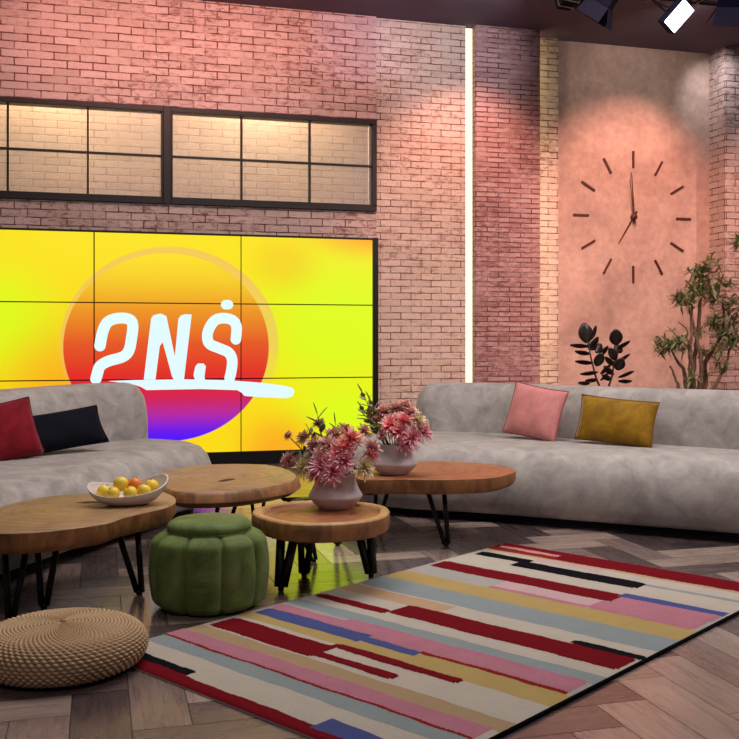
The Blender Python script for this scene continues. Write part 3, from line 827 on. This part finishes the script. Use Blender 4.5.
KIND = {'magenta': ('p_magenta', .090, LAY, .0092), 'pink': ('p_pink', .080, LAY, .012), 'dusty': ('p_dusty', .068, LAY, .013), 'cream': ('p_cream', .082, LAY, .0095)}
proto = {}
def flower(kind, vloc, lx, ly, lz, label, group, sc=1.0):
    """lx: right as seen, ly: away, lz: height above vase foot"""
    r_ = Vector((RX, RY, 0)); f_ = Vector((FX, FY, 0))
    head = r_*lx+f_*ly+Vector((0, 0, lz)); mouth = Vector((head.x*.35, head.y*.35, .185))
    if mouth.xy.length > .075: mouth.xy = mouth.xy.normalized()*.075
    t = thing('flower', label, 'flower', Vector(vloc)+head, group)
    mt, R, lay, wd = KIND[kind]
    if kind not in proto:
        o = bloom_proto('bloom', M[mt], R, lay, wd, hash(kind) % 97 if False else len(kind)*7); proto[kind] = o; o.parent = t
    else:
        o = proto[kind].copy(); COL.objects.link(o); o.parent = t
    d = Vector((head.x, head.y, max(.03, head.z-.17))).normalized()
    o.rotation_mode = 'QUATERNION'; o.rotation_quaternion = (d.to_track_quat('Z', 'Y') @ Matrix.Rotation(random.random()*6, 3, 'Z').to_quaternion())
    o.scale = (sc*random.uniform(.92, 1.08),)*3
    a = mouth-head; low = Vector((mouth.x*.4, mouth.y*.4, .07))-head
    MB().tube([(0, 0, 0), a*.5+Vector((0, 0, .01)), a, low], .0032, 6).build('stem', M['stem'], t, True)
def sprig(vloc, lx, ly, lz, label, group, n=9, L=.06, mat='greensprig', bend=.0):
    r_ = Vector((RX, RY, 0)); f_ = Vector((FX, FY, 0))
    tip = r_*lx+f_*ly+Vector((0, 0, lz)); mouth = Vector((tip.x*.3, tip.y*.3, .185))
    if mouth.xy.length > .07: mouth.xy = mouth.xy.normalized()*.07
    low = Vector((mouth.x*.4, mouth.y*.4, .07))
    t = thing('leaf_sprig', label, 'foliage', Vector(vloc)+mouth, group)
    stm = MB().tube([low-mouth, Vector((0, 0, 0)), (tip-mouth)*.5+Vector((0, 0, .01)), tip-mouth], [.0035, .003, .0025, .0015], 6).build('stem', M['stem'], t, True)
    mb = MB(); ax = (tip-mouth).normalized()
    for q in range(n):
        f = .35+.65*q/(n-1); p = (tip-mouth)*f+Vector((0, 0, .01*(1-abs(2*f-1))))
        a = q*2.4; s0 = ax.cross(Vector((math.cos(a), math.sin(a), .3))).normalized()
        d = (ax*.8+s0*.8).normalized() if q < n-1 else ax; s_ = d.cross(ax if q < n-1 else Vector((1, 0, 0))).normalized(); nn = s_.cross(d)
        ln = L*random.uniform(.8, 1.15); wd = ln*.26
        pts = []
        for g_, w_ in ((0, .2), (.35, 1), (.7, .8), (1, .05)):
            c_ = p+d*ln*g_-nn*ln*.12*g_*g_; pts += [c_-s_*wd*w_, c_+nn*wd*.2, c_+s_*wd*w_]
        fs = []
        for k_ in range(3): o_ = k_*3; fs += [(o_, o_+1, o_+4, o_+3), (o_+1, o_+2, o_+5, o_+4)]
        mb.add(pts, fs)
    mb.build('leaves', M[mat], stm, True)
def px_off(u, v, vloc, t0):
    """offsets (right, up) in metres of picture point at the vase's distance"""
    t = vloc.x*FX+vloc.y*FY
    return (u-369.5)/F*t-(vloc.x*RX+vloc.y*RY), CH-(v-HV)/F*t-vloc.z
def arrange(vloc, items, where):
    for it in items:
        kind, u, v, ly, lab = it[:5]; sc = it[5] if len(it) > 5 else 1.0
        lx, lz = px_off(u, v, vloc, 0)
        if kind == 'sprig': sprig(vloc, lx, ly, lz, lab+where, 'greenery in the vases', *(it[5:] if len(it) > 5 else ()))
        else: flower(kind, vloc, lx, ly, lz, lab+where, 'flowers in the vases', sc)
A = ' in the nearer vase'
arrange(V1, [
 ('magenta', 324, 462, -.15, 'big magenta spider chrysanthemum, lower middle,'), ('magenta', 345, 458, -.14, 'magenta chrysanthemum right of middle'),
 ('magenta', 334, 468, -.17, 'magenta chrysanthemum drooping over the rim'), ('magenta', 318, 470, -.10, 'magenta chrysanthemum low at the left rim'),
 ('pink', 352, 438, -.06, 'bright pink bloom at the upper right'), ('pink', 345, 446, -.10, 'bright pink bloom in the centre right'),
 ('dusty', 372, 447, -.02, 'dusty rose bloom at the far right'), ('pink', 370, 455, -.05, 'pink bloom at the lower right edge', .8),
 ('cream', 364, 465, -.10, 'cream spider chrysanthemum at the lower right'), ('cream', 304, 465, -.08, 'cream spider chrysanthemum at the lower left'),
 ('cream', 311, 456, -.04, 'cream bloom behind the lower left one', .8),
 ('dusty', 315, 444, -.05, 'dusty rose bloom at the upper left'), ('dusty', 328, 444, -.08, 'dusty rose bloom in the upper middle'), ('dusty', 334, 436, 0, 'dusty rose bloom near the top'),
 ('dusty', 304, 438, .02, 'small dusty bloom high at the left', .8), ('dusty', 288, 459, -.02, 'dusty bloom far out at the left', .9), ('dusty', 296, 462, -.04, 'dusty bloom at the lower left', .8),
 ('dusty', 288, 436, .02, 'small dusty bud on a long stem at the left', .55), ('dusty', 318, 424, .04, 'small dusty bud at the top left', .6), ('dusty', 344, 431, .06, 'dusty rose bloom at the top right', .8),
 ('dusty', 364, 432, .05, 'dusty rose bloom at the right back', .8), ('pink', 338, 452, -.13, 'pink bloom at the centre front', .9), ('dusty', 322, 452, -.11, 'dusty bloom at the centre left', .9),
 ('sprig', 317, 414, .0, 'tall green sprig of pointed leaves at the top', 9, .075), ('sprig', 335, 424, .02, 'green sprig of pointed leaves right of the tall one', 8, .06),
 ('sprig', 300, 447, -.02, 'green sprig at the left'), ('sprig', 309, 430, .0, 'short green sprig left of the tall one', 7, .05)], A)
B_ = ' in the farther vase'
arrange(V2, [
 ('magenta', 411, 436, -.15, 'magenta spider chrysanthemum low at the front'), ('magenta', 421, 430, -.10, 'magenta spider chrysanthemum at the right'), ('magenta', 405, 441, -.15, 'magenta bloom drooping over the rim', .9),
 ('pink', 390, 424, -.12, 'bright pink bloom at the left front'), ('pink', 403, 420, -.10, 'bright pink bloom in the centre'), ('pink', 398, 430, -.14, 'pink bloom at the centre front', .9),
 ('cream', 417, 421, -.08, 'cream spider chrysanthemum at the upper right'), ('cream', 424, 423, -.02, 'cream bloom at the far right', .7),
 ('dusty', 384, 412, .0, 'dusty rose bloom at the upper left'), ('dusty', 396, 409, .0, 'dusty rose bloom at the top'), ('dusty', 406, 407, .02, 'dusty rose bloom at the top right'), ('dusty', 410, 413, -.04, 'dusty rose bloom right of the top'),
 ('dusty', 377, 419, -.02, 'dusty bloom at the left edge', .8), ('dusty', 382, 434, -.10, 'dusty bloom low at the left', .7), ('dusty', 428, 434, .0, 'dusty bloom at the lower right edge', .7), ('dusty', 370, 411, .02, 'dusty bud far left', .6),
 ('sprig', 363, 394, .0, 'dark green sprig high at the left', 11, .07, 'leafgreen'), ('sprig', 371, 402, .0, 'green sprig at the upper left', 11, .07, 'leafgreen'),
 ('sprig', 367, 418, -.02, 'dark green sprig low at the left', 13, .07, 'leafgreen'), ('sprig', 376, 425, -.06, 'dark green sprig at the left front', 13, .07, 'leafgreen'), ('sprig', 362, 408, .02, 'feathery green sprig at the far left', 11, .06, 'leafgreen')], B_)

# ================================================================ plants
def leafmesh(mb, p, d, ln, wd, up=Vector((0, 0, 1)), droop=.1, mid=.5):
    s_ = d.cross(up)
    if s_.length < .1: s_ = d.cross(Vector((1, 0, 0)))
    s_.normalize(); nn = s_.cross(d).normalized(); pts = []; K = 6
    for k_ in range(K+1):
        g_ = k_/K; w_ = math.sin(PI*min(1, max(0.0, .05+.9*g_**.95)))**.75
        c_ = p+d*ln*g_-Vector((0, 0, droop*ln*g_*g_)); pts += [c_-s_*wd*w_+nn*wd*.25*w_, c_, c_+s_*wd*w_+nn*wd*.25*w_]
    fs = []
    for k_ in range(K): o_ = k_*3; fs += [(o_, o_+1, o_+4, o_+3), (o_+1, o_+2, o_+5, o_+4)]
    mb.add(pts, fs)
def pot(parent, r, h):
    mb = MB(); mb.lathe([(.02, 0), (r*.78, 0), (r*.82, .01), (r, h-.02), (r*1.03, h), (r*.95, h), (r*.93, h-.04), (.02, h-.05)], 40); o = mb.build('pot', M['pot'], parent, True); sharp(o, 40)
    mb = MB(); mb.lathe([(.01, h-.046), (r*.92, h-.04), (.01, h-.02)], 24); mb.build('soil', M['soil'], o)
def rubber_plant():
    T = 9.3; base = ont(602, 470, T); base.z = 0
    t = thing('rubber_plant', 'dark-leaved rubber plant behind the right sofa, left of the tree', 'plant', base); pot(t, .2, .42)
    stems = []
    for (tip, knots) in (((587, 336), [(602, 392), (596, 378), (591, 358), (587, 336)]), ((616, 340), [(607, 392), (612, 376), (615, 358), (616, 340)])):
        P = [ont(u, v, T)-base for u, v in knots]; P = [Vector((P[0].x*.4, P[0].y*.4, .36))]+P
        stems.append(MB().tube(P, [.014, .011, .010, .008, .006], 8).build('stem', M['stemdark'], t, True))
    L = [  # (u,v start, u,v end, half width px, depth offset)
     (587, 343, 583.5, 322, 6.5), (590, 340, 596, 325, 3.0), (591, 347, 598, 336, 3.0), (588, 349, 596, 342, 4.5), (589, 346, 570, 344, 1.6), (590, 354, 575, 350, 2.8), (593, 363, 575, 360, 2.0), (596, 353, 601, 343, 3.5),
     (596, 366, 602, 352, 4.5), (598, 372, 580, 373, 2.4), (598, 379, 585, 380, 2.5), (598, 357, 608, 345, 2.4), (600, 374, 611, 363, 2.6), (600, 380, 609, 371, 3.0),
     (616, 345, 615, 328, 6.0), (617, 348, 630, 340, 2.6), (616, 353, 620, 345, 4.5), (616, 360, 609, 347, 4.0), (615, 366, 605, 356, 2.4), (616, 362, 630, 353, 2.6), (617, 370, 622, 357, 5.0), (614, 375, 604, 365, 2.6), (618, 377, 634, 370, 2.8), (618, 381, 632, 380, 2.0), (612, 380, 602, 374, 3.0), (590, 383, 578, 382, 2.6)]
    for i, (a, b, c_, d_, hw) in enumerate(L):
        dt = math.sin(i*2.1)*.06
        p = ont(a, b, T)-base; q = ont(c_, d_, T+dt)-base; mb = MB()
        view = Vector((FX, FY, 0)) if hw > 3.4 else Vector((FX*.9, FY*.9, 1)).normalized()
        leafmesh(mb, p, (q-p).normalized(), (q-p).length, max(hw*1.15, 3.3)*T/F, -view, .05)
        o = mb.build('leaf', M['leafdark'], stems[0 if (i < 14 or i == 25) else 1], True); s_ = o.modifiers.new('thickness', 'SOLIDIFY'); s_.thickness = .003
rubber_plant()
def tree(label, base, T, trunks, clusters, seed):
    rnd = random.Random(seed)
    t = thing('potted_tree', label, 'plant', base); pot(t, .24, .45)
    for kn, r0, r1 in trunks:
        P = [ont(u, v, T+dt)-base for u, v, dt in kn]
        P = [Vector((P[0].x*.25, P[0].y*.25, .40))]+P; P = catmull(P, 5, False)
        n = len(P); P = [p+Vector((rnd.uniform(-1, 1), rnd.uniform(-1, 1), 0))*.008 for p in P]
        MB().tube(P, [r0+(r1-r0)*i/(n-1) for i in range(n)], 8).build('trunk', M['bark'], t, True)
    for (u, v, rad, n) in clusters:
        c = ont(u, v, T+rnd.uniform(-.15, .15))-base; mb = MB(); R_ = rad*T/F
        for q in range(max(6, n//6)):
            # tuft: narrow leaves round one twig end
            tc = c+Vector((rnd.gauss(0, 1), rnd.gauss(0, 1), rnd.gauss(0, .8)))*R_*.5
            mb.tube([c+(tc-c)*.1-Vector((0, 0, R_*.4)), tc], [.005, .003], 5)
            for w_ in range(10):
                d = Vector((rnd.gauss(0, 1), rnd.gauss(0, 1), rnd.gauss(.25, .6))).normalized()
                leafmesh(mb, tc, d, rnd.uniform(.06, .12), .0085, Vector((0, 0, 1)), .18)
        mb.build('foliage', M['leafgreen'], t, True)
tb = ont(690, 480, 9.0); tb.z = 0
tree('small gnarled tree with narrow green leaves behind the right sofa', tb, 9.0, [
 ([(690, 392, 0), (694, 360, .02), (698, 330, 0), (700, 300, -.02), (704, 270, 0)], .032, .010),
 ([(698, 392, 0), (702, 365, -.05), (697, 340, -.05), (690, 312, -.03), (683, 300, -.05)], .028, .007),
 ([(704, 392, .05), (706, 362, .06), (716, 345, .05), (724, 322, .05), (722, 300, .05)], .030, .008),
 ([(686, 392, 0), (684, 372, .03), (676, 360, 0), (672, 350, 0)], .026, .008),
 ([(694, 392, -.06), (690, 350, -.06), (692, 325, -.06), (692, 296, -.06), (697, 265, 0)], .022, .007),
 ([(712, 392, 0), (722, 372, 0), (730, 350, .03), (732, 330, 0)], .022, .007),
 ([(680, 392, 0), (676, 380, 0), (670, 366, 0)], .022, .008),
 ([(688, 392, -.03), (690, 372, 0), (688, 345, 0), (687, 330, .02), (678, 322, 0)], .012, .005)],
 [(670, 343, 15, 110), (665, 350, 8, 40), (684, 346, 9, 50), (690, 300, 12, 70), (679, 300, 11, 70), (700, 290, 14, 90), (697, 272, 9, 60), (708, 268, 8, 50), (704, 285, 10, 50), (716, 295, 14, 70), (728, 302, 10, 50), (726, 330, 16, 110), (733, 340, 12, 80), (716, 322, 12, 60), (716, 350, 9, 40), (726, 284, 8, 30), (705, 352, 9, 30), (734, 318, 9, 40), (690, 376, 7, 20), (722, 368, 8, 25)], 4)
tb2 = ont(772, 480, 8.6); tb2.z = 0
tree('tall leafy plant at the right edge with one branch tip in view', tb2, 8.6, [
 ([(776, 392, 0), (772, 330, 0), (766, 290, 0), (760, 250, 0)], .026, .008), ([(780, 392, .1), (782, 320, .1), (786, 260, .1)], .024, .008), ([(768, 300, 0), (756, 268, 0), (744, 246, 0)], .012, .005)],
 [(739, 241, 6, 60), (748, 246, 8, 50), (760, 240, 14, 90), (786, 250, 16, 90), (772, 270, 14, 70)], 9)

# ================================================================ studio lamps
def pipe(label, x0, x1, y, z):
    t = thing('lighting_pipe', label, 'lighting pipe', ((x0+x1)/2, y, z)); L = (x1-x0)/2
    MB().tube([(-L, 0, 0), (L, 0, 0)], .025, 12).build('pipe', M['black'], t, True)
    for s_ in (-.8, .8): MB().tube([(s_*L, 0, .02), (s_*L, 0, CZ-z-.002)], .012, 8).build('hanger', M['black'], t)
PY = 7.75; PZ_ = 4.36
pipe('black ceiling pipe that carries the studio lamps', 2.0, 8.0, PY, PZ_)
def frame_from(fwd, roll):
    f = fwd.normalized(); q = f.to_track_quat('-Z', 'Y'); return q @ Matrix.Rotation(roll, 3, 'Z').to_quaternion()
def lamp(label, u, v, T, w_, h_, d_, fwd, roll, lit, doors, mat, bars=False):
    c = ont(u, v, T); t = thing('studio_light', label, 'lamp', c, 'studio lamps under the ceiling')
    q = frame_from(Vector(fwd), roll).to_matrix().to_4x4()
    hs = MB().box((-w_/2, -h_/2, 0), (w_/2, h_/2, d_), xf=q).build('housing', mat, t, bevel=.01)
    MB().box((-w_/2*.9, -h_/2*.9, -.008), (w_/2*.9, h_/2*.9, -.001), xf=q).build('lens', M['lampwhite'] if lit else M['blackplastic'], hs)
    if bars:
        for zz in (.25, .8): MB().box((-w_/2-.004, -h_/2-.004, d_*zz), (w_/2+.004, h_/2+.004, d_*zz+.008), xf=q).build('trim_band', M['silver'], hs)
    if doors:
        for (sx, sy) in ((1, 0), (-1, 0), (0, 1), (0, -1)):
            mb = MB(); L = .8*min(w_, h_)
            if sx: P = [(sx*w_/2, -h_/2, 0), (sx*w_/2, h_/2, 0), (sx*(w_/2+L*.5), h_/2*1.1, -L*.85), (sx*(w_/2+L*.5), -h_/2*1.1, -L*.85)]
            else: P = [(-w_/2, sy*h_/2, 0), (w_/2, sy*h_/2, 0), (w_/2*1.1, sy*(h_/2+L*.5), -L*.85), (-w_/2*1.1, sy*(h_/2+L*.5), -L*.85)]
            mb.add([q @ Vector(p) for p in P], [(0, 1, 2, 3)])
            o = mb.build('barn_door', mat, hs); s_ = o.modifiers.new('thickness', 'SOLIDIFY'); s_.thickness = .006
    top = Vector((0, 0, PZ_-c.z)); by = PY-c.y
    MB().tube([q @ Vector((w_/2+.012, 0, d_*.5)), q @ Vector((w_/2+.012, 0, d_*.5))*.5+Vector((0, by*.5, .14)), Vector((0, by, top.z-.02))], .009, 8).build('yoke', M['black'], t)
    MB().tube([q @ Vector((-w_/2-.012, 0, d_*.5)), q @ Vector((-w_/2-.012, 0, d_*.5))*.5+Vector((0, by*.5, .14)), Vector((0, by, top.z-.02))], .009, 8).build('yoke', M['black'], t)
    MB().box((-.03, by-.035, top.z-.035), (.03, by+.035, top.z+.035)).build('clamp', M['black'], t)
    return t
TT = 8.3
cam_dir = Vector((-FX, -FY, 0))
lamp('lit white panel lamp hanging near the clock niche', 679, 16, TT, .155, .265, .10, (cam_dir*1.0+Vector((.25, -.1, -.45))), math.radians(36), True, False, M['bluemetal'])
lamp('dark lamp with open barn doors left of the lit lamp', 600, 4, TT, .20, .20, .24, (-.35, .45, -.75), .3, False, True, M['bluemetal'])
lamp('small boxy dark lamp with silver trim, leftmost of the ceiling lamps', 562, 4, TT, .15, .12, .14, (-.2, .9, -.35), 0, False, False, M['blackplastic'], True)
lamp('dark blue lamp at the top right corner', 733, 3, TT, .22, .20, .24, (.3, .5, -.8), -.3, False, True, M['bluemetal'])

# ================================================================ lights
def light(name, typ, loc, target, energy, color, **kw):
    l = bpy.data.lights.new(name, typ); l.energy = energy; l.color = color
    for k_, v in kw.items(): setattr(l, k_, v)
    o = bpy.data.objects.new(name, l); COL.objects.link(o); o.location = loc
    o.rotation_euler = (Vector(target)-Vector(loc)).to_track_quat('-Z', 'Y').to_euler()
    return o
SAL = (1.0, .47, .36)
def spot(name, loc, tgt, e, c, ang, blend=.4, r=.05):
    return light(name, 'SPOT', loc, tgt, e, c, spot_size=math.radians(ang), spot_blend=blend, shadow_soft_size=r)
spot('pier spot', (3.95, 8.75, 4.75), (3.95, Y0, 2.6), 270, SAL, 72, .75)
spot('niche spot', (6.15, 8.75, 4.75), (6.15, YN, 2.6), 310, SAL, 74, .75)
light('salmon wall fill', 'AREA', (5.4, 6.6, 4.7), (5.4, 10.4, 1.3), 50, (1.0, .55, .44), shape='RECTANGLE', size=3.5, size_y=.5, spread=math.radians(70))  # added fill that lifts the lower part of the wall
light('pink wall wash', 'AREA', (.9, 8.9, 4.70), (.9, YL, 4.15), 34, (1.0, .48, .42), shape='RECTANGLE', size=4.4, size_y=.2, spread=math.radians(130))
spot('pink wall spot', (.6, 7.4, 4.6), (.7, YL, 4.55), 120, (1.0, .47, .40), 66, .7)
spot('cool jamb spot', (6.85, 9.8, 4.80), (7.27, 10.37, 4.3), 42, (.97, .95, 1.0), 75, 1.0)
spot('niche top fill', (6.0, 8.3, 4.7), (6.15, YN, 4.45), 75, (1.0, .86, .76), 62, 1.0)  # neutral light added to brighten the top of the niche
spot('cool pier fill', (3.8, 8.5, 4.7), (3.8, Y0, 4.55), 85, (.88, .84, .95), 66, .8)  # extra cool fill put in for the tops of pier and panel
spot('cool corner spot', (3.2, 8.6, 4.7), (2.75, YL, 4.6), 40, (.55, .6, 1.0), 40, .8)
spot('right wall fill', (8.2, 8.6, 4.75), (8.1, YR, 2.3), 190, (1.0, .66, .58), 74, .7)  # added light for the otherwise dim right wall
light('window glow', 'AREA', (-.45, YL+.30, CZ-.1), (-.45, YL+.58, 3.2), 92, (1.0, .87, .60), shape='RECTANGLE', size=.5, size_y=.08)
light('window glow right', 'AREA', (1.75, YL+.30, CZ-.1), (1.75, YL+.58, 3.2), 100, (1.0, .88, .62), shape='RECTANGLE', size=.5, size_y=.08)
light('overhead soft', 'AREA', (1.5, 5.9, 4.7), (1.5, 5.6, 0), 185, (1.0, .94, .90), shape='RECTANGLE', size=3.5, size_y=2.5)
light('front key', 'AREA', (-.6, .2, 4.4), (1.8, 7.5, .6), 46, (1.0, .93, .90), shape='RECTANGLE', size=2.5, size_y=1.5)
light('right key', 'AREA', (5.2, 3.8, 4.7), (3.4, 6.8, .5), 90, (1.0, .93, .92), shape='RECTANGLE', size=2.0, size_y=1.5, spread=math.radians(100))

w = bpy.data.worlds.new('World'); SC.world = w; w.use_nodes = True
bg = w.node_tree.nodes['Background']; bg.inputs[0].default_value = (.52, .46, .60, 1); bg.inputs[1].default_value = .11

# ================================================================ camera
cd = bpy.data.cameras.new('Camera'); cam = bpy.data.objects.new('Camera', cd); COL.objects.link(cam)
cam.location = (0, 0, CH); cam.rotation_euler = (PI/2, 0, -PH)
cd.sensor_width = 36; cd.lens = F/739*36; cd.shift_y = (HV-369.5)/739
cd.clip_end = 100
SC.camera = cam
SC.view_settings.view_transform = 'Standard'; SC.view_settings.look = 'None'; SC.view_settings.gamma = 1; SC.view_settings.use_curve_mapping = False
SC.view_settings.exposure = 0
